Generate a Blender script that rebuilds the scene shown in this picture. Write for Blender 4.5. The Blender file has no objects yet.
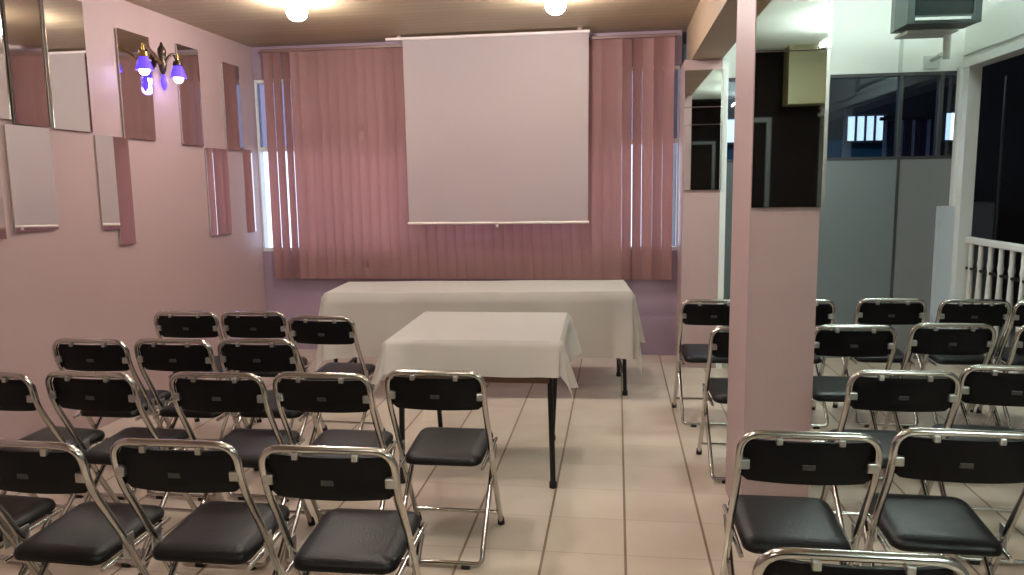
import bpy, bmesh, math, random
from mathutils import Vector, Matrix
random.seed(7)
S = bpy.context.scene
C = S.collection
PI = math.pi
R = math.radians

# ------------------------------------------------------------------ materials
def srgb(r, g, b):
    f = lambda c: (c/255/12.92) if c/255 <= .04045 else ((c/255+.055)/1.055)**2.4
    return (f(r), f(g), f(b), 1)

def mat(name, col, rough=.5, metal=0, spec=.5, emit=None, strength=0, noise=0, nscale=8, bump=0, bscale=60, coat=0, trans=0):
    m = bpy.data.materials.new(name); m.use_nodes = True
    nt = m.node_tree; b = nt.nodes['Principled BSDF']
    b.inputs['Base Color'].default_value = col
    b.inputs['Roughness'].default_value = rough
    b.inputs['Metallic'].default_value = metal
    b.inputs['Specular IOR Level'].default_value = spec
    b.inputs['Coat Weight'].default_value = coat
    b.inputs['Transmission Weight'].default_value = trans
    if emit:
        b.inputs['Emission Color'].default_value = emit
        b.inputs['Emission Strength'].default_value = strength
    tc = nt.nodes.new('ShaderNodeTexCoord')
    if noise:
        n = nt.nodes.new('ShaderNodeTexNoise'); n.inputs['Scale'].default_value = nscale; n.inputs['Detail'].default_value = 4
        nt.links.new(tc.outputs['Object'], n.inputs['Vector'])
        mx = nt.nodes.new('ShaderNodeMix'); mx.data_type = 'RGBA'
        mx.inputs['A'].default_value = tuple(c*(1-noise) for c in col[:3])+(1,)
        mx.inputs['B'].default_value = tuple(min(1, c*(1+noise)) for c in col[:3])+(1,)
        nt.links.new(n.outputs['Fac'], mx.inputs['Factor'])
        nt.links.new(mx.outputs['Result'], b.inputs['Base Color'])
    if bump:
        n2 = nt.nodes.new('ShaderNodeTexNoise'); n2.inputs['Scale'].default_value = bscale
        nt.links.new(tc.outputs['Object'], n2.inputs['Vector'])
        bp = nt.nodes.new('ShaderNodeBump'); bp.inputs['Strength'].default_value = bump; bp.inputs['Distance'].default_value = .01
        nt.links.new(n2.outputs['Fac'], bp.inputs['Height'])
        nt.links.new(bp.outputs['Normal'], b.inputs['Normal'])
    return m

def math_node(nt, op, a, b=None):
    n = nt.nodes.new('ShaderNodeMath'); n.operation = op
    for i, v in enumerate((a, b)):
        if v is None: continue
        if isinstance(v, (int, float)): n.inputs[i].default_value = v
        else: nt.links.new(v, n.inputs[i])
    return n.outputs[0]

def floor_mat():
    m = mat('floor_tiles', srgb(205, 188, 170), .16, spec=.55)
    nt = m.node_tree; b = nt.nodes['Principled BSDF']
    g = nt.nodes.new('ShaderNodeNewGeometry'); sp = nt.nodes.new('ShaderNodeSeparateXYZ')
    nt.links.new(g.outputs['Position'], sp.inputs[0])
    T = .334
    u = math_node(nt, 'DIVIDE', math_node(nt, 'SUBTRACT', sp.outputs[0], .041), T)
    v = math_node(nt, 'DIVIDE', math_node(nt, 'SUBTRACT', sp.outputs[1], 2.95), T)
    def edge(w):
        fr = math_node(nt, 'FRACT', w)
        return math_node(nt, 'MINIMUM', fr, math_node(nt, 'SUBTRACT', 1.0, fr))
    du = math_node(nt, 'LESS_THAN', edge(u), .016)
    dv = math_node(nt, 'LESS_THAN', edge(v), .010)
    grout = math_node(nt, 'MAXIMUM', du, math_node(nt, 'MULTIPLY', dv, .55))
    cv = nt.nodes.new('ShaderNodeCombineXYZ')
    nt.links.new(math_node(nt, 'FLOOR', u), cv.inputs[0]); nt.links.new(math_node(nt, 'FLOOR', v), cv.inputs[1])
    wn = nt.nodes.new('ShaderNodeTexWhiteNoise'); nt.links.new(cv.outputs[0], wn.inputs['Vector'])
    no = nt.nodes.new('ShaderNodeTexNoise'); no.inputs['Scale'].default_value = 3.5; no.inputs['Detail'].default_value = 5
    nt.links.new(g.outputs['Position'], no.inputs['Vector'])
    fac = math_node(nt, 'ADD', math_node(nt, 'MULTIPLY', wn.outputs['Value'], .35), math_node(nt, 'MULTIPLY', no.outputs['Fac'], .65))
    mx = nt.nodes.new('ShaderNodeMix'); mx.data_type = 'RGBA'
    mx.inputs['A'].default_value = srgb(188, 172, 154); mx.inputs['B'].default_value = srgb(214, 200, 184)
    nt.links.new(fac, mx.inputs['Factor'])
    m2 = nt.nodes.new('ShaderNodeMix'); m2.data_type = 'RGBA'
    nt.links.new(grout, m2.inputs['Factor']); nt.links.new(mx.outputs['Result'], m2.inputs['A'])
    m2.inputs['B'].default_value = srgb(120, 98, 78)
    nt.links.new(m2.outputs['Result'], b.inputs['Base Color'])
    rg = math_node(nt, 'ADD', .15, math_node(nt, 'MULTIPLY', grout, .5))
    nt.links.new(rg, b.inputs['Roughness'])
    return m

def plank_mat():
    m = mat('ceiling_planks', srgb(200, 182, 150), .45)
    nt = m.node_tree; b = nt.nodes['Principled BSDF']
    g = nt.nodes.new('ShaderNodeNewGeometry'); sp = nt.nodes.new('ShaderNodeSeparateXYZ')
    nt.links.new(g.outputs['Position'], sp.inputs[0])
    v = math_node(nt, 'DIVIDE', sp.outputs[1], .11)
    fr = math_node(nt, 'FRACT', v)
    gap = math_node(nt, 'LESS_THAN', fr, .06)
    wn = nt.nodes.new('ShaderNodeTexWhiteNoise'); wn.noise_dimensions = '1D'
    nt.links.new(math_node(nt, 'FLOOR', v), wn.inputs['W'])
    mp = nt.nodes.new('ShaderNodeMapping'); mp.inputs['Scale'].default_value = (1.2, 40, 1)
    nt.links.new(g.outputs['Position'], mp.inputs['Vector'])
    no = nt.nodes.new('ShaderNodeTexNoise'); no.inputs['Scale'].default_value = 1.5; no.inputs['Detail'].default_value = 4
    nt.links.new(mp.outputs[0], no.inputs['Vector'])
    fac = math_node(nt, 'ADD', math_node(nt, 'MULTIPLY', wn.outputs['Value'], .5), math_node(nt, 'MULTIPLY', no.outputs['Fac'], .5))
    mx = nt.nodes.new('ShaderNodeMix'); mx.data_type = 'RGBA'
    mx.inputs['A'].default_value = srgb(160, 143, 116); mx.inputs['B'].default_value = srgb(180, 163, 134)
    nt.links.new(fac, mx.inputs['Factor'])
    m2 = nt.nodes.new('ShaderNodeMix'); m2.data_type = 'RGBA'
    nt.links.new(gap, m2.inputs['Factor']); nt.links.new(mx.outputs['Result'], m2.inputs['A'])
    m2.inputs['B'].default_value = srgb(134, 117, 93)
    nt.links.new(m2.outputs['Result'], b.inputs['Base Color'])
    return m

def glass_mat(name, tint, gloss=.08, rough=.02):
    m = bpy.data.materials.new(name); m.use_nodes = True
    nt = m.node_tree; nt.nodes.clear()
    o = nt.nodes.new('ShaderNodeOutputMaterial'); t = nt.nodes.new('ShaderNodeBsdfTransparent'); t.inputs[0].default_value = tint
    gl = nt.nodes.new('ShaderNodeBsdfGlossy'); gl.inputs['Roughness'].default_value = rough
    gl.inputs['Color'].default_value = (.9, .95, 1, 1)
    mx = nt.nodes.new('ShaderNodeMixShader'); mx.inputs[0].default_value = gloss
    nt.links.new(t.outputs[0], mx.inputs[1]); nt.links.new(gl.outputs[0], mx.inputs[2]); nt.links.new(mx.outputs[0], o.inputs[0])
    return m

def slat_mat():
    m = mat('blind_fabric', srgb(184, 143, 139), .75, bump=.15, bscale=250)
    nt = m.node_tree; b = nt.nodes['Principled BSDF']; o = nt.nodes['Material Output']
    tr = nt.nodes.new('ShaderNodeBsdfTranslucent'); tr.inputs[0].default_value = srgb(205, 150, 150)
    mx = nt.nodes.new('ShaderNodeMixShader'); mx.inputs[0].default_value = .10
    nt.links.new(b.outputs[0], mx.inputs[1]); nt.links.new(tr.outputs[0], mx.inputs[2]); nt.links.new(mx.outputs[0], o.inputs[0])
    return m

M = dict(
    floor=floor_mat(), planks=plank_mat(),
    pink=mat('pink_wall_paint', srgb(170, 146, 144), .5, noise=.03, nscale=2.5, bump=.08, bscale=120),
    mauve=mat('mauve_wall_paint', srgb(150, 130, 146), .5, noise=.03, nscale=3),
    white=mat('white_wall_paint', srgb(226, 232, 226), .55, noise=.02, nscale=2),
    olive_lit=mat('olive_lit_bulkhead', srgb(122, 116, 78), .5),
    grey=mat('grey_gloss_board', srgb(122, 126, 127), .35, noise=.03, nscale=2),
    teal_grey=mat('teal_grey_board', srgb(112, 122, 125), .35, noise=.03, nscale=2),
    pale=mat('pale_blue_board', srgb(190, 202, 210), .4),
    trim=mat('white_trim_enamel', srgb(222, 228, 226), .3),
    seam=mat('dark_seam_strip', srgb(62, 64, 66), .5),
    beam=mat('tan_beam_paint', srgb(160, 138, 114), .5, noise=.03, nscale=3),
    dark=mat('dark_brown_panelling', srgb(18, 13, 11), .9, spec=.05, noise=.15, nscale=4),
    night=mat('unlit_stairwell_wall', srgb(44, 44, 50), .6, noise=.1, nscale=3),  # gloom of the unlit stairwell and corridor put into the wall colour
    teal=mat('teal_corridor_paint', srgb(36, 86, 112), .5),
    mirror=mat('mirror_glass', (.90, .90, .88, 1), .02, 1),
    bronze=mat('brown_reflection_mirror', (.74, .70, .66, 1), .06, 1),  # brown tint stands in for the darker reflections of some tiles
    edge=mat('mirror_edge', srgb(190, 190, 184), .25, .6),
    chrome=mat('chrome_tube', (.56, .54, .51, 1), .18, 1),
    steel=mat('brushed_steel', (.5, .5, .48, 1), .35, 1),
    vinyl=mat('black_vinyl', srgb(12, 10, 9), .42, spec=.3, bump=.12, bscale=180),
    back=mat('black_plastic_back', srgb(8, 7, 7), .55, spec=.2),
    rubber=mat('black_rubber', srgb(18, 18, 18), .8),
    badge=mat('grey_badge', srgb(78, 76, 74), .35, .6),
    cloth=mat('white_tablecloth', srgb(236, 230, 222), .75, bump=.06, bscale=300),
    screen=mat('screen_fabric', srgb(214, 201, 200), .8),
    rail=mat('dusty_rail', srgb(120, 92, 86), .4),
    casing=mat('white_casing', srgb(228, 216, 206), .4),
    wood=mat('brown_wood', srgb(96, 66, 44), .5, noise=.2, nscale=12),
    black_metal=mat('black_metal', srgb(26, 25, 25), .4, .4),
    slat=slat_mat(),
    brass=mat('aged_brass', (.38, .26, .08, 1), .3, 1),
    bronze_dark=mat('dark_bronze', (.06, .04, .03, 1), .35, .8),
    violet=mat('violet_glass', srgb(96, 70, 225), .15, emit=srgb(85, 60, 255), strength=.7),
    bulb=mat('sconce_bulb', (1, 1, 1, 1), .3, emit=srgb(235, 225, 255), strength=14),
    globe=mat('lamp_globe', (1, 1, 1, 1), .3, emit=(1.0, .915, .865, 1), strength=200),
    cool_globe=mat('added_cool_globe', (1, 1, 1, 1), .3, emit=(.72, .86, 1, 1), strength=260),
    tube=mat('added_fluorescent_tube', (1, 1, 1, 1), .3, emit=(.86, 1.0, .95, 1), strength=54),
    tv=mat('dark_green_grey_plastic', srgb(50, 60, 58), .35),
    tv_side=mat('tv_side_plastic', srgb(62, 74, 71), .45),
    tv_screen=mat('tv_screen_glass', srgb(22, 30, 29), .25, spec=.4),
    silver=mat('silver_strip', srgb(205, 214, 210), .25, .5),
    bracket=mat('bracket_paint', srgb(196, 206, 202), .4),
    tint=glass_mat('tinted_glass', (.62, .68, .74, 1), .07),
    clear=glass_mat('clear_glass', (.95, .97, .98, 1), .06),
    frosted=glass_mat('frosted_dim_glass', (.42, .40, .46, 1), .1, .4),
    lit=mat('lit_window', (1, 1, 1, 1), .4, emit=srgb(205, 228, 255), strength=1.5),
    purple=mat('purple_curtain', srgb(66, 52, 92), .8),
    lilac=mat('lilac_strips', srgb(168, 160, 196), .7),
    soffit=mat('grey_soffit', srgb(84, 82, 84), .6),
    bal=mat('railing_white', srgb(214, 216, 212), .4),
)

# ------------------------------------------------------------------ helpers
def box(bm, c, s, rot=None, bev=0):
    r = bmesh.ops.create_cube(bm, size=1)
    vs = r['verts']
    bmesh.ops.scale(bm, vec=s, verts=vs)
    if bev:
        es = list({e for v in vs for e in v.link_edges})
        rb = bmesh.ops.bevel(bm, geom=es, offset=bev, segments=2, affect='EDGES', profile=.5)
        vs = list({v for f in rb['faces'] for v in f.verts} | {v for v in vs if v.is_valid})
    if rot is not None: bmesh.ops.rotate(bm, cent=(0, 0, 0), matrix=rot, verts=vs)
    bmesh.ops.translate(bm, vec=c, verts=vs)
    return vs

def bx(x0, x1, y0, y1, z0, z1, bm=None, bev=0):
    b = bm or bmesh.new()
    box(b, ((x0+x1)/2, (y0+y1)/2, (z0+z1)/2), (x1-x0, y1-y0, z1-z0), None, bev)
    return b

def cyl(bm, p0, p1, r0, r1=None, seg=14):
    p0, p1 = Vector(p0), Vector(p1); d = p1-p0
    r1 = r0 if r1 is None else r1
    q = d.to_track_quat('Z', 'Y').to_matrix().to_4x4()
    bmesh.ops.create_cone(bm, cap_ends=True, segments=seg, radius1=r0, radius2=r1, depth=d.length,
                          matrix=Matrix.Translation((p0+p1)/2) @ q)

def lathe(bm, prof, seg=24, loc=(0, 0, 0), rot=None):
    rings = []
    for r, z in prof:
        ring = []
        for i in range(seg):
            a = 2*PI*i/seg
            p = Vector((r*math.cos(a), r*math.sin(a), z))
            if rot is not None: p = rot @ p
            ring.append(bm.verts.new(p+Vector(loc)))
        rings.append(ring)
    for a, b in zip(rings, rings[1:]):
        for i in range(seg):
            bm.faces.new((a[i], a[(i+1) % seg], b[(i+1) % seg], b[i]))
    bm.faces.new(list(reversed(rings[0]))); bm.faces.new(rings[-1])

def rounded(pts, rad, n=6):
    pts = [Vector(p) for p in pts]
    out = [pts[0]]
    for i in range(1, len(pts)-1):
        p, a, b = pts[i], pts[i-1]-pts[i], pts[i+1]-pts[i]
        r = rad[i] if isinstance(rad, dict) else rad
        r = min(r, a.length*.48, b.length*.48)
        s, e = p+a.normalized()*r, p+b.normalized()*r
        for k in range(n+1):
            t = k/n
            out.append(s*(1-t)**2+p*2*t*(1-t)+e*t*t)
    out.append(pts[-1])
    return out

def tube(bm, pts, r, seg=10):
    pts = [Vector(p) for p in pts]
    t0 = (pts[1]-pts[0]).normalized()
    nrm = t0.orthogonal().normalized()
    rings = []; prev = t0
    for i, p in enumerate(pts):
        if i == 0: t = t0
        elif i == len(pts)-1: t = (pts[i]-pts[i-1]).normalized()
        else: t = ((pts[i+1]-p).normalized()+(p-pts[i-1]).normalized()).normalized()
        nrm = prev.rotation_difference(t) @ nrm
        nrm = (nrm - t*nrm.dot(t)).normalized(); prev = t
        bi = t.cross(nrm)
        rings.append([bm.verts.new(p+(nrm*math.cos(2*PI*k/seg)+bi*math.sin(2*PI*k/seg))*r) for k in range(seg)])
    for a, b in zip(rings, rings[1:]):
        for k in range(seg):
            bm.faces.new((a[k], a[(k+1) % seg], b[(k+1) % seg], b[k]))
    bm.faces.new(list(reversed(rings[0]))); bm.faces.new(rings[-1])

def obj(name, bm, m, parent=None, smooth=False):
    bmesh.ops.recalc_face_normals(bm, faces=bm.faces)
    me = bpy.data.meshes.new(name); bm.to_mesh(me); bm.free()
    me.materials.append(M[m] if isinstance(m, str) else m)
    if smooth:
        for p in me.polygons: p.use_smooth = True
        try: me.set_sharp_from_angle(angle=R(40))
        except Exception: pass
    o = bpy.data.objects.new(name, me); C.objects.link(o)
    if parent: o.parent = parent
    return o

def tag(o, label, cat, group=None):
    o['label'] = label; o['category'] = cat
    if group: o['group'] = group
    return o

def thing(name, label, cat, loc=(0, 0, 0), rotz=0, group=None):
    o = bpy.data.objects.new(name, None); C.objects.link(o)
    o.empty_display_size = .1
    o.location = loc; o.rotation_euler = (0, 0, rotz)
    return tag(o, label, cat, group)

def struct(name, bm, m, parent=None):
    o = obj(name, bm, m, parent)
    if not parent: o['kind'] = 'structure'
    return o

def children(o): return [c for c in C.objects if c.parent == o]
def dup(root, loc, rotz, label, group):
    def cp(o, par):
        c = o.copy(); C.objects.link(c); c.parent = par
        for k in kids[o]: cp(k, c)
        return c
    kids = {}
    def collect(o):
        kids[o] = children(o)
        for k in kids[o]: collect(k)
    collect(root)
    r = cp(root, None)
    r.location = loc; r.rotation_euler = (0, 0, rotz)
    tag(r, label, root['category'], group)
    return r

# ------------------------------------------------------------------ room shell
XL, XR, YB, YF, ZC, ZA = -3.25, 2.72, 6.65, -4.6, 2.75, 3.25
struct('floor', bx(XL-.1, 4.9, YF-.1, 8.5, -.06, 0), 'floor')
struct('ceiling', bx(XL-.1, .57, YF-.1, YB+.1, ZC, ZC+.08), 'planks')
struct('ceiling', bx(.57, XR+.12, YF-.1, YB+.12, ZA, ZA+.08), 'white')
struct('trim_1', bx(.566, .80, YF, YB, 2.44, ZA), 'beam')           # dropped beam between the two ceilings
struct('wall_left', bx(XL-.1, XL, YF, YB+.1, 0, ZC), 'pink')
b = bx(XL, .53, YB, YB+.12, 0, .92)                                    # back wall with the window hole
bx(XL, .53, YB, YB+.12, 2.47, ZC, b)
struct('wall_back', b, 'mauve')
struct('wall_front', bx(XL-.1, XR+.1, YF-.1, YF, 0, 2.75), 'dark')
struct('wall_front_upper', bx(.57, XR+.1, YF-.1, YF, 2.75, ZA), 'dark')
struct('wall_front_added_bulkhead', bx(2.22, XR, YF, YF+.35, 2.50, ZA), 'olive_lit')  # added box; its olive colour imitates dim warm light in the pillar mirror
b = bx(2.02, 2.08, YF, YF+.03, 0, 2.3); bx(1.2, 1.26, YF, YF+.03, 0, 2.3, b); bx(1.2, 2.08, YF, YF+.03, 2.3, 2.36, b)
struct('trim_8', b, 'seam')
# pillars
struct('wall_pillar', bx(.535, .806, 3.2, 3.68, 0, 2.44), 'pink')
struct('wall_pillar', bx(.517, .803, 6.2, YB+.1, 0, 2.44), 'pink')
struct('trim_2', bx(.805, .85, 6.20, 6.26, 0, 2.44), 'trim')
# right-hand back wall: grey boards below, tinted window band, white above
struct('wall_back_right', bx(.80, XR+.1, YB, YB+.1, 2.35, ZA), 'white')
struct('wall_back_right_lower', bx(.80, 2.262, YB, YB+.1, 0, 1.66), 'teal_grey')
struct('wall_back_right_lower', bx(2.284, XR+.1, YB, YB+.1, 0, 1.66), 'grey')
struct('trim_3', bx(2.262, 2.284, YB-.008, YB+.1, 0, 1.66), 'seam')
b = bx(2.585, 2.70, YB-.07, YB, 0, 1.28)
tag(obj('wall_board', b, 'pale'), 'pale blue board standing in the corner beside the white post', 'board')
# right wall: header, post, low stretch nearer the camera
struct('wall_right', bx(XR, XR+.12, YF, YB+.1, 2.40, ZA), 'white')
struct('wall_right_near', bx(XR, XR+.12, YF, 3.4, 0, 2.40), 'grey')
b = bx(XR-.03, XR+.1, YF, 6.62, 2.36, 2.40); bx(XR-.02, XR, YF, 6.62, 2.46, 2.475, b)
struct('trim_4', b, 'trim')
b = bx(XR-.015, XR+.08, 6.50, 6.64, 0, 2.37); bx(XR-.045, XR-.015, 6.585, 6.64, 0, 2.37, b)
struct('trim_5', b, 'trim')
struct('trim_6', bx(XR+.02, XR+.10, 3.4, 3.5, 0, 2.37), 'trim')
# stairwell beyond the opening
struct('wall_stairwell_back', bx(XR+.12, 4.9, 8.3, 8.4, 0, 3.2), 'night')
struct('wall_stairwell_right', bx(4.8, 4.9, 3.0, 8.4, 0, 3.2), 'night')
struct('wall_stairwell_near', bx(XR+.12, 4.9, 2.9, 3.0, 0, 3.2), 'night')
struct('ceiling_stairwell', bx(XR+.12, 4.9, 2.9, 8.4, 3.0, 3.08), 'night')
# corridor behind the tinted band
struct('wall_corridor', bx(.55, 2.70, 8.2, 8.28, 0, 1.90), 'teal')
struct('wall_corridor_right', bx(2.70, 4.9, 8.2, 8.28, 0, 1.90), 'night')  # darker stretch keeps the stairwell dim despite the corridor lamp
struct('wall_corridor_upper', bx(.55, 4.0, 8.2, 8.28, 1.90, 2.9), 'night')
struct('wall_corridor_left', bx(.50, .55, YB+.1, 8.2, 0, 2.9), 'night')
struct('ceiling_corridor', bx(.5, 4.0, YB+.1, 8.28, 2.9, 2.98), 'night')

# window band in the right back wall
w = thing('window_2', '', ''); del w['label']; del w['category']; w['kind'] = 'structure'
fr = bmesh.new()
bx(.80, XR, YB-.005, YB+.08, 2.325, 2.35, fr); bx(.80, XR, YB-.005, YB+.08, 1.66, 1.685, fr)
for x in (.815, 2.27, 2.575): bx(x-.012, x+.012, YB-.003, YB+.08, 1.66, 2.35, fr)
obj('window_frame', fr, 'seam', w)
for x0, x1 in ((.827, 2.258), (2.282, 2.563), (2.587, XR-.05)):
    obj('window_pane', bx(x0, x1, YB+.03, YB+.036, 1.685, 2.325), 'tint', w)
# lit windows at the back of the corridor, each frame with its panes
def lit_window(x0, x1, z0, z1, n, nm):
    t = thing(nm, '', ''); del t['label']; del t['category']; t['kind'] = 'structure'
    f = bmesh.new()
    bx(x0-.02, x1+.02, 8.15, 8.2, z1, z1+.02, f); bx(x0-.02, x1+.02, 8.15, 8.2, z0-.02, z0, f)
    for k in range(n+1):
        x = x0+(x1-x0)*k/n; bx(x-.01, x+.01, 8.15, 8.2, z0, z1, f)
    obj('window_frame', f, 'soffit', t)
    for k in range(n):
        a = x0+(x1-x0)*k/n+.01; c = x0+(x1-x0)*(k+1)/n-.01
        obj('window_pane', bx(a, c, 8.17, 8.19, z0, z1), 'lit', t)
lit_window(2.28, 2.64, 1.89, 2.13, 4, 'window_3')
lit_window(.95, 1.20, 1.90, 2.13, 2, 'window_4')
lit_window(3.20, 3.40, 1.88, 2.14, 2, 'window_5')
t = thing('ceiling_lamp', 'added round lamp on the corridor ceiling behind the tinted band', 'lamp', (1.3, 7.35, 2.9))  # unseen lamp added to brighten the teal corridor wall
bm = bmesh.new(); lathe(bm, [(.06, 0), (.07, -.02), (.07, -.03)], 20); obj('lamp_base', bm, 'casing', t, True)
bm = bmesh.new(); lathe(bm, [(.07, -.03), (.065, -.06), (.04, -.085), (.01, -.09)], 20); obj('lamp_globe', bm, 'cool_globe', t, True)
# sloping soffit seen through the band
b = bmesh.new()
box(b, (2.45, 7.6, 2.22), (1.5, .22, .07), Matrix.Rotation(R(-16), 3, 'Y'))
struct('trim_7', b, 'soffit')
# lilac hanging strips behind the band
t = thing('strip_curtain', 'lilac strip curtain hanging behind the dark tinted window band', 'curtain', (2.68, 7.7, 1.45))
obj('curtain_rail', bx(-.23, .23, -.02, .02, .60, .63), 'seam', t)
for k, wd in enumerate((.035, .02, .05, .03, .025, .06, .03)):
    x = -.2+k*.065
    obj('strip', bx(x, x+wd, -.004, .004, 0, .60), 'lilac' if k % 2 == 0 else 'purple', t)

# big window behind the blind: clear lower lights, frosted upper lights
w = thing('window_1', '', ''); del w['label']; del w['category']; w['kind'] = 'structure'
WX0, WX1 = XL, .517
fr = bmesh.new()
for z0, z1 in ((.92, .95), (1.83, 1.87), (2.44, 2.47)): bx(WX0, WX1, YB+.02, YB+.10, z0, z1, fr)
xs = [WX0+.006+(WX1-WX0-.012)*i/5 for i in range(6)]
for i, x in enumerate(xs):
    h = .006 if i in (0, 5) else .02
    bx(x-h, x+h, YB+.02, YB+.10, .95, 1.83, fr); bx(x-h, x+h, YB+.02, YB+.10, 1.87, 2.44, fr)
obj('window_frame', fr, 'trim', w)
for a, c in zip(xs, xs[1:]):
    obj('window_pane', bx(a+.006, c-.006, YB+.05, YB+.056, .95, 1.83), 'clear', w)
    obj('window_pane', bx(a+.006, c-.006, YB+.05, YB+.056, 1.87, 2.44), 'frosted', w)

# ------------------------------------------------------------------ vertical blind
BL0, BL1, BZ0, BZ1, BY = -3.10, .462, .68, 2.68, 6.55
t = thing('vertical_blind', 'wide dusty pink vertical blind covering the end wall window', 'blind', ((BL0+BL1)/2, BY, BZ0))
hx = (BL1-BL0)/2
obj('headrail', bx(-hx-.02, hx+.02, -.02, .02, BZ1-BZ0, BZ1-BZ0+.028, None, .005), 'rail', t)
OPEN = {1: 17, 2: 26, 3: -24, 4: -20, 35: -20, 37: -27, 38: -31, 40: -25}
NS = 42; pitch = 2*hx/NS
for i in range(NS):
    x = -hx+pitch*(i+.5)
    wx = x+(BL0+BL1)/2
    ang = 6+random.uniform(-2.5, 2.5)
    if i in OPEN: ang = OPEN[i]
    w_ = pitch*1.05
    bm = bmesh.new(); vs = []
    H_ = BZ1-BZ0
    for zz in (0, H_*.5, H_):
        for s in range(5):
            u = (s/4-.5)*w_
            vs.append(bm.verts.new((u, .006*(1-(2*s/4-1)**2), zz)))
    for r_ in range(2):
        for s in range(4): bm.faces.new((vs[r_*5+s], vs[r_*5+s+1], vs[r_*5+s+6], vs[r_*5+s+5]))
    bmesh.ops.solidify(bm, geom=bm.faces[:], thickness=.0012)
    o = obj('slat', bm, 'slat', t, True)
    o.location = (x, 0, 0); o.rotation_euler = (0, 0, R(-ang))

# ------------------------------------------------------------------ projection screen
t = thing('projection_screen', 'large white pull-down projection screen hanging in front of the pink blind', 'screen', (-1.005, 6.38, 1.17))
obj('screen_case', bx(-.92, .785, -.012, .03, 1.538, 1.560, None, .006), 'screen', t)
bm = bmesh.new(); g = []
for i in range(13):
    for k in range(9):
        x = -.775+1.55*i/12; z = .02+1.525*k/8
        xx = x*(1-.012*(1-k/8))
        g.append(bm.verts.new((xx, -.012*math.sin(PI*i/12)*(1-k/8)+.004*math.sin(i*1.7), z)))
for i in range(12):
    for k in range(8): bm.faces.new((g[i*9+k], g[(i+1)*9+k], g[(i+1)*9+k+1], g[i*9+k+1]))
bmesh.ops.solidify(bm, geom=bm.faces[:], thickness=.002)
obj('screen_sheet', bm, 'screen', t, True)
bm = bmesh.new(); cyl(bm, (-.775, -.004, .012), (.775, -.004, .012), .012)
o = obj('bottom_bar', bm, 'casing', t, True)
bm = bmesh.new(); lathe(bm, [(.004, 0), (.012, -.004), (.012, -.02), (.005, -.026)], 12, (.0, -.004, 0))
obj('pull_knob', bm, 'casing', t, True)
for sx in (-.8, .7):
    obj('hanger', bx(sx-.015, sx+.015, -.01, .02, 1.56, 1.58), 'rail', t)

# ------------------------------------------------------------------ mirrors
def wall_mirror(y0, y1, z0, z1, label, yaw=0, tilt=0, m='mirror', grp='staggered mirror tiles on the pink wall'):
    t = thing('mirror_tile', label, 'mirror', (XL+.012, (y0+y1)/2, z0), 0, grp)
    dy, dz = (y1-y0)/2, z1-z0
    obj('backing', bx(-.010, .001, -dy+.004, dy-.004, .004, dz-.004), 'edge', t)
    g_ = obj('mirror_glass', bx(.001, .006, -dy, dy, 0, dz), m, t)
    t.rotation_euler = (0, R(tilt), R(yaw))
    return t
wall_mirror(3.38, 3.775, 1.885, 2.60, 'upper mirror tile cut off by the left edge of the photo', 0, 0, 'bronze')
wall_mirror(3.785, 4.09, 1.865, 2.70, 'brownish upper mirror tile left of the one that catches yellow lamp light', 6, 0, 'bronze')
wall_mirror(4.095, 4.42, 1.860, 2.64, 'pale grey upper mirror tile catching yellow lamp light at its top', 0, 0)
wall_mirror(4.735, 5.08, 1.845, 2.55, 'brown upper mirror tile under the left arm of the wall lamp', 0, 0, 'bronze')
wall_mirror(5.42, 5.715, 1.835, 2.57, 'brown upper mirror tile under the right arm of the wall lamp', 0, 0, 'bronze')
wall_mirror(6.08, 6.36, 1.825, 2.54, 'upper mirror tile nearest the pink blind', 0, 0, 'bronze')
wall_mirror(3.33, 3.66, 1.25, 1.845, 'lower mirror tile cut off by the left edge of the photo', 0, 0, 'bronze')
wall_mirror(3.725, 4.05, 1.28, 1.858, 'pale lower mirror tile, leftmost whole tile of the lower row', 0, 0)
wall_mirror(4.445, 4.60, 1.25, 1.847, 'narrow pale lower mirror tile left of the brown strip tile', -3.7, 0)
wall_mirror(4.604, 4.76, 1.14, 1.845, 'narrow brown lower mirror tile hanging lower than its pale neighbour', 0, 0, 'bronze')
wall_mirror(5.735, 6.075, 1.125, 1.825, 'lower mirror tile with bright streaks reflected from the blind', 0, 0)
wall_mirror(6.37, 6.485, 1.115, 1.838, 'thin lower mirror tile in the corner beside the pink blind', -14, 0, 'bronze')

def pillar_mirror(x0, x1, y, z0, z1, label, yaw=0, tilt=0):
    t = thing('tall_mirror', label, 'mirror', ((x0+x1)/2, y, z0), 0, 'mirror panels on the pillars')
    dx, dz = (x1-x0)/2, z1-z0
    obj('mirror_glass', bx(-dx, dx, -.012, -.006, 0, dz), 'mirror', t)
    obj('backing', bx(-dx+.003, dx-.003, -.006, .004, .003, dz-.003), 'edge', t)
    f = bmesh.new()
    bx(dx, dx+.014, -.014, .0, 0, dz, f)
    obj('edge_strip', f, 'edge', t)
    t.rotation_euler = (R(tilt), 0, R(yaw))
pillar_mirror(.537, .806, 3.196, 2.005, 2.43, 'upper mirror panel on the near pillar, reflecting pale ceiling')
pillar_mirror(.537, .806, 3.196, 1.395, 2.0, 'tall dark lower mirror panel on the near pillar')
pillar_mirror(.519, .795, 6.196, 1.44, 1.942, 'dark mirror panel on the far pillar beside the pink blind')
pillar_mirror(.519, .795, 6.196, 1.946, 2.075, 'short mirror strip on the far pillar just above its dark panel')
pillar_mirror(.519, .795, 6.196, 2.082, 2.36, 'topmost mirror panel on the far pillar')

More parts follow.
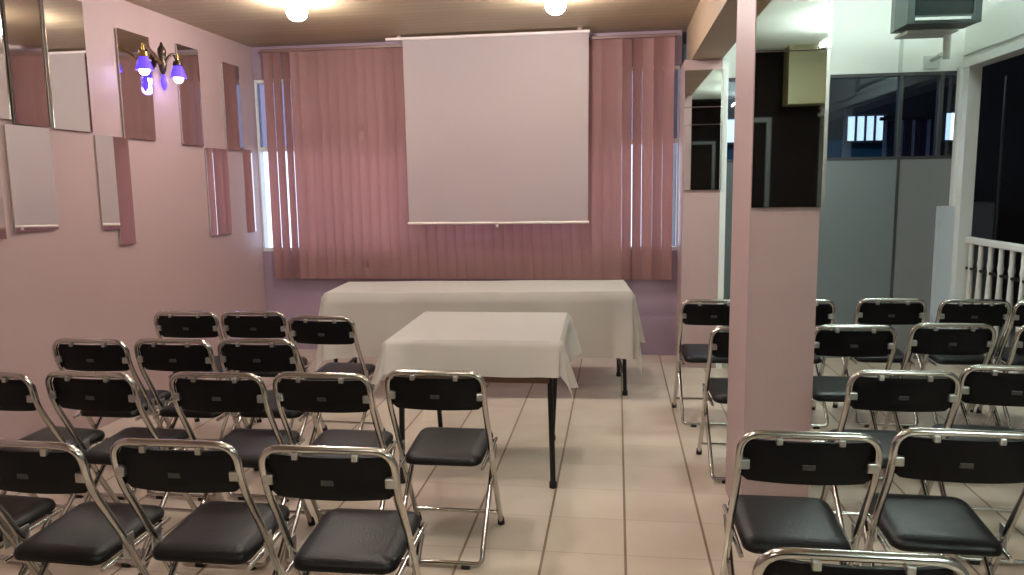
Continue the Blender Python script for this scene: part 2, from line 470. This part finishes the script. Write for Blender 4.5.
# ------------------------------------------------------------------ wall lamp
t = thing('wall_lamp', 'brass wall lamp with two glowing violet shades between brown mirror tiles', 'lamp', (XL, 5.11, 2.26))
bm = bmesh.new(); lathe(bm, [(.045, 0), (.05, .01), (.035, .02), (.015, .028)], 20, (0, 0, .13), Matrix.Rotation(R(90), 3, 'Y'))
obj('backplate', bm, 'bronze_dark', t, True)
bm = bmesh.new(); lathe(bm, [(.008, .02), (.022, .05), (.03, .09), (.018, .12), (.028, .16), (.03, .19), (.012, .22), (.006, .24)], 18, (.09, 0, .02))
tube(bm, [(.02, 0, .13), (.06, 0, .125), (.09, 0, .12)], .012)
obj('lamp_body', bm, 'bronze_dark', t, True)
bm = bmesh.new(); lathe(bm, [(.003, -.07), (.018, -.045), (.024, -.01), (.016, .025), (.006, .045)], 14, (.09, 0, 0))
obj('pendant_drop', bm, 'violet', t, True)
for s in (-1, 1):
    bm = bmesh.new()
    tube(bm, rounded([(.09, s*.02, .11), (.10, s*.09-.03, .17), (.12, s*.17-.08, .20), (.13, s*.2-.08, .15)], .06), .010)
    lathe(bm, [(.006, .16), (.03, .145), (.034, .12), (.028, .115)], 16, (.13, s*.2-.08, 0))
    arm = obj('arm', bm, 'brass' if s < 0 else 'bronze_dark', t, True)
    bm = bmesh.new(); lathe(bm, [(.026, .118), (.04, .09), (.052, .05), (.058, .03), (.05, .03), (.04, .06), (.022, .112)], 20, (.13, s*.2-.08, 0))
    obj('lamp_shade', bm, 'violet', t, True)
    bm = bmesh.new(); bmesh.ops.create_uvsphere(bm, u_segments=16, v_segments=10, radius=.033, matrix=Matrix.Translation((.13, s*.2-.08, .028)))
    obj('bulb', bm, 'bulb', t, True)
    bm = bmesh.new(); cyl(bm, (.13, s*.2-.08, .155), (.13, s*.2-.08, .205), .012, .006)
    obj('finial', bm, 'brass', t, True)
    l = bpy.data.lights.new('violet_glow', 'POINT'); l.energy = .35; l.color = (.35, .25, 1); l.shadow_soft_size = .04
    lo = bpy.data.objects.new('violet_glow', l); C.objects.link(lo); lo.location = (XL+.15, 5.03+s*.2, 2.22)

# ------------------------------------------------------------------ ceiling lamps
def ceiling_lamp(x, y, label, first=[None]):
    if first[0] is not None:
        return dup(first[0], (x, y, ZC), 0, label, 'round ceiling lamps')
    t = thing('ceiling_lamp', label, 'lamp', (x, y, ZC), 0, 'round ceiling lamps'); first[0] = t
    bm = bmesh.new(); lathe(bm, [(.075, 0), (.08, -.01), (.06, -.028), (.045, -.03)], 24)
    obj('lamp_base', bm, 'casing', t, True)
    bm = bmesh.new(); lathe(bm, [(.04, -.03), (.062, -.05), (.07, -.075), (.06, -.105), (.035, -.125), (.01, -.131)], 24)
    obj('lamp_globe', bm, 'globe', t, True)
    return t
ceiling_lamp(-2.15, 5.10, 'glowing round ceiling lamp at the left, above the wall lamp side')
ceiling_lamp(-.41, 5.25, 'glowing round ceiling lamp at the right, above the projection screen edge')
ceiling_lamp(-1.45, 2.9, 'added round ceiling lamp above the second left row of chairs, outside the picture')  # this lamp and the next two are added, unseen, to light the room
ceiling_lamp(-.30, 1.9, 'added round ceiling lamp above the open aisle, outside the picture')
ceiling_lamp(-1.3, -1.2, 'added round ceiling lamp behind the camera, outside the picture')

# unseen fluorescent fittings added under the ceiling to brighten the side bay
def fluorescent(x, y, label, rz=0):
    t = thing('added_fluorescent', label, 'lamp', (x, y, ZA), rz, 'added fluorescent fittings')
    for sx in (-.45, .45):
        bm = bmesh.new(); cyl(bm, (sx, 0, 0), (sx, 0, -.16), .006); obj('hanger', bm, 'trim', t, True)
    obj('housing', bx(-.62, .62, -.022, .022, -.20, -.16, None, .006), 'trim', t)
    for s in (-.05, .05):
        bm = bmesh.new(); cyl(bm, (-.58, s, -.19), (.58, s, -.19), .018)
        obj('tube', bm, 'tube', t, True)
    return t
fluorescent(1.75, 5.2, 'added fluorescent fitting above the right block of chairs, outside the picture')
fluorescent(2.35, -.9, 'added fluorescent fitting over the side bay behind the camera, outside the picture', PI/2)
fluorescent(2.4, -2.6, 'rearmost added fluorescent fitting over the side bay, outside the picture', PI/2)

# ------------------------------------------------------------------ tables with cloths
def cloth_mesh(a, b_, dx, d, fold=.02, seedv=1, spread=.2, nx=44, ny=30, nd=12, z=.0):
    rnd = random.Random(seedv)
    ph = [rnd.uniform(0, 6.28) for _ in range(8)]
    def axis(h, n, d):
        lst = [-h-d*(1-k/nd) for k in range(nd)] + [-h+2*h*k/n for k in range(n+1)] + [h+d*(k+1)/nd for k in range(nd)]
        return lst
    U, V = axis(a, nx, dx), axis(b_, ny, d)
    bm = bmesh.new(); G = []
    for u in U:
        row = []
        for v in V:
            eu = max(0, abs(u)-a); ev = max(0, abs(v)-b_)
            su, sv = (1 if u > 0 else -1), (1 if v > 0 else -1)
            x, y, zz = max(-a, min(a, u)), max(-b_, min(b_, v)), 0
            e = math.hypot(eu, ev)
            if e > 0:
                if eu > 0 and ev > 0:
                    th = math.atan2(ev, eu)
                    k = e/math.hypot(dx, d)
                    rad = .012+e*spread*(1+.35*math.cos(4*(th-PI/4))) 
                    x += su*rad*math.cos(th); y += sv*rad*math.sin(th)
                    zz = -e*.985
                else:
                    k = e/(dx if eu > 0 else d)
                    s = u if ev > 0 else v
                    out = .006+min(e, .02)*.5+ .018*k+fold*k*(.5*math.sin(s*9+ph[0]+sv*2)+.35*math.sin(s*17+ph[1])+.3*math.sin(s*5+ph[2]))
                    # near a corner the skirt swings out to meet the corner fold
                    L = (a-abs(u)) if ev > 0 else (b_-abs(v))
                    out += e*.22*math.exp(-(L/.07)**2)
                    if eu > 0: x += su*out
                    else: y += sv*out
                    zz = -e + .008*k*math.sin(s*6+ph[3])
            else:
                zz = .0015*math.sin(u*7+ph[4])*math.sin(v*6+ph[5])
            row.append(bm.verts.new((x, y, z+zz)))
        G.append(row)
    for i in range(len(U)-1):
        for j in range(len(V)-1):
            bm.faces.new((G[i][j], G[i+1][j], G[i+1][j+1], G[i][j+1]))
    bmesh.ops.solidify(bm, geom=bm.faces[:], thickness=-.0015)
    return bm

def table(loc, rz, a, b_, label, cat_label, stretch, seedv, dx, d, fold, inset=.035, spread=.20):
    t = thing('folding_table', label, 'table', loc, rz)
    obj('tabletop', bx(-a, a, -b_, b_, .72, .752, None, .006), 'wood', t)
    for sx in (-1, 1):
        for sy in (-1, 1):
            bm = bmesh.new()
            cyl(bm, (sx*(a-.05), sy*(b_-.06), .72), (sx*(a-(inset if sy > 0 else .035)), sy*(b_-.05), .015), .015, .014)
            leg = obj('leg', bm, 'black_metal', t, True)
            bm = bmesh.new(); xf = sx*(a-(inset if sy > 0 else .035)); cyl(bm, (xf, sy*(b_-.05), 0), (xf, sy*(b_-.05), .03), .019)
            obj('foot_cap', bm, 'rubber', leg, True)
    if stretch:
        obj('stretcher', bx(-a+.05, a-.05, -b_+.035, -b_+.06, .536, .568), 'wood', t)
        obj('stretcher', bx(-a+.05, a-.05, b_-.06, b_-.035, .536, .568), 'wood', t)
    else:
        for sx in (-1, 1):
            bm = bmesh.new(); cyl(bm, (sx*(a-.04), -b_+.055, .15), (sx*(a-.04), b_-.055, .15), .011)
            obj('stretcher', bm, 'black_metal', t, True)
    c = obj('tablecloth', cloth_mesh(a+.003, b_+.003, dx, d, fold, seedv, spread, z=.756), 'cloth', None, True)
    c.location = loc; c.rotation_euler = (0, 0, rz)
    tag(c, cat_label, 'tablecloth')
table((-.70, 3.965, 0), R(1.0), .420, .405, 'small square table under the short white cloth in the aisle',
      'short white cloth on the small square table', True, 3, .235, .165, .010, .085)
table((-1.0, 5.52, 0), R(4.7), 1.08, .32, 'long table under the white cloth in front of the screen',
      'long white cloth draped over the far table in front of the screen', False, 5, .36, .46, .022, spread=.12)

# ------------------------------------------------------------------ chairs
def make_chair():
    t = thing('folding_chair', '', 'chair')
    W = .190
    # inverted-U back frame: from seat height up and over
    bm = bmesh.new()
    tube(bm, rounded([(-W, .105, .47), (-W, -.005, .66), (-W, -.03, .785), (W, -.03, .785), (W, -.005, .66), (W, .105, .47)],
                     {1: .08, 2: .062, 3: .062, 4: .08}), .0115)
    bf = obj('back_frame', bm, 'chrome', t, True)
    for s in (-1, 1):
        bm = bmesh.new(); tube(bm, [(s*W, .105, .47), (s*W, .21, .26), (s*W, .36, .012)], .0115)
        lg = obj('leg', bm, 'chrome', t, True)
        bm = bmesh.new(); cyl(bm, (s*W, .366, 0), (s*W, .352, .034), .016, .0145)
        obj('rubber_foot', bm, 'rubber', lg, True)
    for s in (-1, 1):
        w = .175
        bm = bmesh.new(); tube(bm, rounded([(s*w, .31, .386), (s*w, .14, .22), (s*w, -.02, .065)], .1), .0105)
        obj('leg', bm, 'chrome', t, True)
    w = .175
    bm = bmesh.new()
    tube(bm, rounded([(-w, -.02, .066), (-w, -.045, .0185), (w, -.045, .0185), (w, -.02, .066)], .045), .0105)
    fb = obj('floor_bar', bm, 'chrome', t, True)
    for s in (-.11, .11):
        bm = bmesh.new(); box(bm, (s, -.045, .009), (.035, .026, .018), None, .004)
        obj('rubber_foot', bm, 'rubber', fb)
    bm = bmesh.new(); cyl(bm, (-W, .322, .075), (W, .322, .075), .008)
    obj('crossbar', bm, 'chrome', t, True)
    # seat: padded, narrower at the back, rounded corners, slightly raised at the front
    def outline(inset, n=8):
        pts = []
        cs = [(-.166, .385, .05), (.166, .385, .05), (.16, .042, .045), (-.16, .042, .045)]
        cor = [(PI/2, PI), (0, PI/2), (-PI/2, 0), (-PI, -PI/2)]
        order = [1, 0, 3, 2]
        for i in order:
            cx, cy, r = cs[i]; a0, a1 = cor[i]
            r2 = max(.008, r-inset)
            ox = cx-math.copysign(r, cx); oy = cy-r if cy > .2 else cy+r
            for k in range(n+1):
                a = a0+(a1-a0)*k/n
                pts.append((ox+r2*math.cos(a), oy+r2*math.sin(a)))
        return pts
    bm = bmesh.new(); rings = []
    for inset, z in ((.012, .402), (.002, .408), (0, .418), (.004, .430), (.018, .440), (.05, .446)):
        ring = []
        for x, y in outline(inset):
            if inset > .045: x *= .93; y = .21+(y-.21)*.93
            ring.append(bm.verts.new((x, y, z-.012+(y-.21)*.06)))
        rings.append(ring)
    for a, b in zip(rings, rings[1:]):
        n = len(a)
        for k in range(n): bm.faces.new((a[k], a[(k+1) % n], b[(k+1) % n], b[k]))
    bm.faces.new(list(reversed(rings[0]))); bm.faces.new(rings[-1])
    st = obj('seat', bm, 'vinyl', t, True)
    bm = bmesh.new()
    for s in (-1, 1):
        tube(bm, [(s*.168, .04, .379), (s*.171, .21, .388), (s*.174, .36, .397)], .008)
    cyl(bm, (-.17, .34, .392), (.17, .34, .392), .008)
    obj('seat_rail', bm, 'chrome', t, True)
    # curved backrest between the tubes
    bm = bmesh.new(); nx, nz = 18, 8
    def prof(fr, off):
        vs = []
        for i in range(nx+1):
            u = -1+2*i/nx
            for k in range(nz+1):
                q = k/nz
                cr = max(0, abs(u)-.86)/.14
                z0 = .632+.018*cr**2; z1 = .766-.026*cr**2
                z = z0+(z1-z0)*q
                x = u*.184
                yb = -.032*(1-u*u*.9)+.012-(z-.685)*.20
                edge = min(1, min(i, nx-i, k+0.0, nz-k)/1.0)
                y = yb+off*(.55+.45*edge)
                vs.append(bm.verts.new((x, y, z)))
        return vs
    A = prof(1, -.010); B = prof(1, .010)
    id_ = lambda i, k: i*(nz+1)+k
    for i in range(nx):
        for k in range(nz):
            bm.faces.new((A[id_(i, k)], A[id_(i+1, k)], A[id_(i+1, k+1)], A[id_(i, k+1)]))
            bm.faces.new((B[id_(i, k)], B[id_(i, k+1)], B[id_(i+1, k+1)], B[id_(i+1, k)]))
    for i in range(nx):
        for k in (0, nz): bm.faces.new((A[id_(i, k)], A[id_(i+1, k)], B[id_(i+1, k)], B[id_(i, k)]))
    for k in range(nz):
        for i in (0, nx): bm.faces.new((A[id_(i, k)], A[id_(i, k+1)], B[id_(i, k+1)], B[id_(i, k)]))
    br = obj('backrest', bm, 'back', t, True)
    bm = bmesh.new(); box(bm, (0, -.031, .69), (.036, .006, .016), None, .002)
    obj('badge', bm, 'badge', br)
    for s in (-1, 1):
        bm = bmesh.new(); box(bm, (s*.085, -.034, .768), (.018, .026, .02), None, .003)
        obj('top_clip', bm, 'steel', t)
        bm = bmesh.new(); box(bm, (s*.176, -.012, .69), (.030, .024, .03), None, .004)
        obj('side_clip', bm, 'steel', t)
        bm = bmesh.new()
        cyl(bm, (s*.172, .165, .375), (s*.197, .165, .375), .012)
        box(bm, (s*.186, .14, .41), (.006, .05, .07), Matrix.Rotation(R(0), 3, 'X'), .002)
        obj('hinge', bm, 'steel', t, True)
    return t

proto = make_chair(); used = [False]
def chair(x, y, rz, label, group):
    if not used[0]:
        used[0] = True
        proto.location = (x, y, 0); proto.rotation_euler = (0, 0, R(rz)); tag(proto, label, 'chair', group)
        return proto
    return dup(proto, (x, y, 0), R(rz), label, group)
GL, GR = 'folding chairs left of the aisle', 'folding chairs right of the aisle'
K = 'black folding chair, '
left = [
 (-2.50, 4.11, 2, 'left block row nearest the tables, chair by the pink wall'),
 (-2.09, 4.13, 1, 'left block row nearest the tables, middle chair of three'),
 (-1.62, 3.99, -3, 'left block row nearest the tables, chair beside the square table'),
 (-2.51, 3.30, 0, 'second left row from the tables, chair by the pink wall'),
 (-2.10, 3.33, 0, 'second left row from the tables, middle chair of three'),
 (-1.69, 3.36, 0, 'second left row from the tables, chair on its right end'),
 (-2.46, 2.66, -6, 'third left row from the tables, cut by the photo edge'),
 (-2.055, 2.69, -2, 'third left row from the tables, second from the pink wall'),
 (-1.54, 2.72, 0, 'third left row from the tables, middle chair of five'),
 (-1.125, 2.75, 0, 'third left row from the tables, left of the aisle chair'),
 (-.695, 2.82, 0, 'alone at the aisle right in front of the square table'),
 (-2.11, 1.93, -3, 'nearest left row, seat just showing at the photo edge'),
 (-1.685, 1.91, -2, 'nearest left row, backrest cut by the left photo edge'),
 (-1.25, 1.96, 0, 'nearest left row, middle of the three large backrests'),
 (-.79, 1.95, 1, 'nearest left row, chair beside the open aisle'),
]
for x, y, r_, l in left: chair(x, y, r_, K+l, GL)
right = [
 (.585, 4.70, 1, 'far right row, chair left of the near pillar'),
 (1.10, 4.73, 0, 'far right row, mostly hidden behind the near pillar'),
 (1.635, 4.79, 0, 'far right row, in front of the grey boards'),
 (2.09, 4.77, 0, 'far right row, in front of the white post'),
 (2.49, 4.74, -3, 'far right row, by the railing at the photo edge'),
 (.655, 3.81, 1, 'second right row, almost hidden behind the near pillar'),
 (1.16, 3.89, 0, 'second right row, backrest just right of the near pillar'),
 (1.645, 3.97, 0, 'second right row, second to the right of the near pillar'),
 (2.13, 3.96, -2, 'second right row, cut by the right photo edge'),
 (1.065, 2.96, 0, 'third right row, whole backrest right of the near pillar'),
 (1.51, 3.07, -3, 'third right row, cut by the right photo edge'),
 (.545, 2.20, 0, 'large one standing before the near pillar'),
 (.99, 2.26, -2, 'large one right of the one before the near pillar'),
 (.468, 1.48, 0, 'nearest of all, only its top at the bottom edge'),
]
for x, y, r_, l in right: chair(x, y, r_, K+l, GR)

# ------------------------------------------------------------------ television on its bracket
t = thing('television', 'dark boxy television hanging high in the corner of the side bay', 'television', (2.065, 5.55, 2.490), R(2))
bm = bmesh.new()
vs = [(-.24, -.14, .0), (.24, -.14, .0), (.24, -.14, .42), (-.24, -.14, .42)]
for y, k in ((-.14, 1), (.08, 1), (.24, .68), (.33, .62)):
    pass
rings = []
for y, k, dz in ((-.14, 1, 0), (.06, 1, 0), (.22, .78, .02), (.33, .66, .03)):
    rings.append([bm.verts.new((sx*.235*k, y, z)) for sx, z in ((-1, dz), (1, dz), (1, .42*k+.02), (-1, .42*k+.02))])
for a, b in zip(rings, rings[1:]):
    for k in range(4): bm.faces.new((a[k], a[(k+1) % 4], b[(k+1) % 4], b[k]))
bm.faces.new(rings[0]); bm.faces.new(rings[-1])
obj('body', bm, 'tv_side', t)
bm = bmesh.new()
bx(-.24, .24, -.17, -.14, .0, .05, bm); bx(-.24, .24, -.17, -.14, .40, .44, bm)
bx(-.24, -.195, -.17, -.14, .05, .40, bm); bx(.195, .24, -.17, -.14, .05, .40, bm)
obj('bezel', bm, 'tv', t)
bm = bmesh.new(); g = []
for i in range(9):
    for k in range(7):
        u, v = -1+i/4, -1+k/3
        g.append(bm.verts.new((u*.195, -.15-.014*(1-(u*u+v*v)/2), .225+v*.175)))
for i in range(8):
    for k in range(6): bm.faces.new((g[i*7+k], g[(i+1)*7+k], g[(i+1)*7+k+1], g[i*7+k+1]))
obj('picture_tube', bm, 'tv_screen', t, True)
obj('control_strip', bx(-.19, .17, -.175, -.168, .018, .036), 'silver', t)
t.scale = (.94, 1, 1)
t = thing('television_bracket', 'pale metal bracket holding the television in the corner', 'bracket', (2.22, 5.60, 2.470))
obj('tray', bx(-.30, .02, -.02, .22, 0, .018), 'bracket', t)
bm = bmesh.new(); cyl(bm, (0, .1, 0), (0, .1, -.16), .024)
obj('post', bm, 'bracket', t, True)
bm = bmesh.new(); tube(bm, rounded([(0, .1, -.03), (0, .1, -.13), (.20, .7, -.04), (.26, 1.04, -.03)], .05), .018)
obj('arm', bm, 'bracket', t, True)
obj('wall_plate', bx(.20, .32, 1.03, 1.05, -.10, .0), 'bracket', t)
bm = bmesh.new(); bx(2.235, 2.26, YB-.015, YB, 2.35, 3.0, bm)
tag(obj('cable_duct', bm, 'bracket'), 'thin pale cable duct running up the white wall below the television', 'cable duct')

# ------------------------------------------------------------------ railing in the opening
t = thing('railing', 'white balustrade closing the dark opening in the right wall', 'railing', (XR+.06, 5.0, 0))
LR = 1.49
obj('top_rail', bx(-.03, .03, -LR, LR, .99, 1.04, None, .01), 'bal', t)
obj('bottom_rail', bx(-.02, .02, -LR, LR, .10, .14), 'bal', t)
for i in range(19):
    y = -LR+.06+i*(2*LR-.12)/18
    bm = bmesh.new()
    lathe(bm, [(.02, .14), (.022, .25), (.016, .30), (.025, .56), (.017, .80), (.024, .84), (.019, .88), (.019, .99)], 10, (0, y, 0))
    obj('baluster', bm, 'bal', t, True)
obj('middle_rail', bx(-.012, .012, -LR, LR, .78, .80), 'black_metal', t)

# stairwell bits
t = thing('window_curtain', 'dark purple curtain in the stairwell beyond the railing', 'curtain', (4.22, 8.22, 1.0))
bm = bmesh.new(); g = []
for i in range(25):
    x = -.25+.5*i/24
    g.append((bm.verts.new((x, .03*math.sin(i*1.3), 0)), bm.verts.new((x, .02*math.sin(i*1.3), 1.35))))
for a, b in zip(g, g[1:]): bm.faces.new((a[0], b[0], b[1], a[1]))
bmesh.ops.solidify(bm, geom=bm.faces[:], thickness=.004)
obj('drape', bm, 'purple', t, True)
bm = bmesh.new(); cyl(bm, (-.3, 0, 1.37), (.45, 0, 1.37), .012); obj('curtain_rod', bm, 'black_metal', t, True)
w = thing('window_6', '', ''); del w['label']; del w['category']; w['kind'] = 'structure'
obj('window_pane', bx(4.44, 4.66, 8.27, 8.29, 1.0, 1.75), 'lit', w)
bm = bx(4.40, 4.44, 8.25, 8.3, .96, 1.79); bx(4.44, 4.70, 8.25, 8.3, .96, 1.0, bm); bx(4.44, 4.70, 8.25, 8.3, 1.75, 1.79, bm); bx(4.66, 4.70, 8.25, 8.3, 1.0, 1.75, bm)
obj('window_frame', bm, 'soffit', w)
bm = bmesh.new(); cyl(bm, (3.62, 7.9, 0), (3.62, 7.9, 2.45), .015)
tag(obj('pole', bm, 'soffit', None, True), 'thin grey pole standing in the dark stairwell', 'pole')
tag(obj('low_cabinet', bx(3.28, 3.60, 7.90, 8.18, 0, 1.27, None, .01), 'grey'), 'grey low cabinet in the stairwell behind the railing', 'cabinet')

# ------------------------------------------------------------------ world, camera, view
w = bpy.data.worlds.new('daylight'); S.world = w; w.use_nodes = True
bg = w.node_tree.nodes['Background']
bg.inputs[0].default_value = (.66, .74, 1.0, 1); bg.inputs[1].default_value = 1.6

cam = bpy.data.cameras.new('camera'); co = bpy.data.objects.new('camera', cam); C.objects.link(co)
cam.sensor_width = 36; cam.lens = 760/1024*36; cam.clip_start = .05
co.matrix_world = (Matrix.Translation((0, 0, 1.5)) @ Matrix.Rotation(R(7.9), 4, 'Z') @ Matrix.Rotation(R(90-7.7), 4, 'X') @ Matrix.Rotation(R(-.8), 4, 'Z'))
S.camera = co
S.view_settings.view_transform = 'Standard'; S.view_settings.look = 'None'
S.view_settings.exposure = .76; S.view_settings.gamma = 1; S.view_settings.use_curve_mapping = False
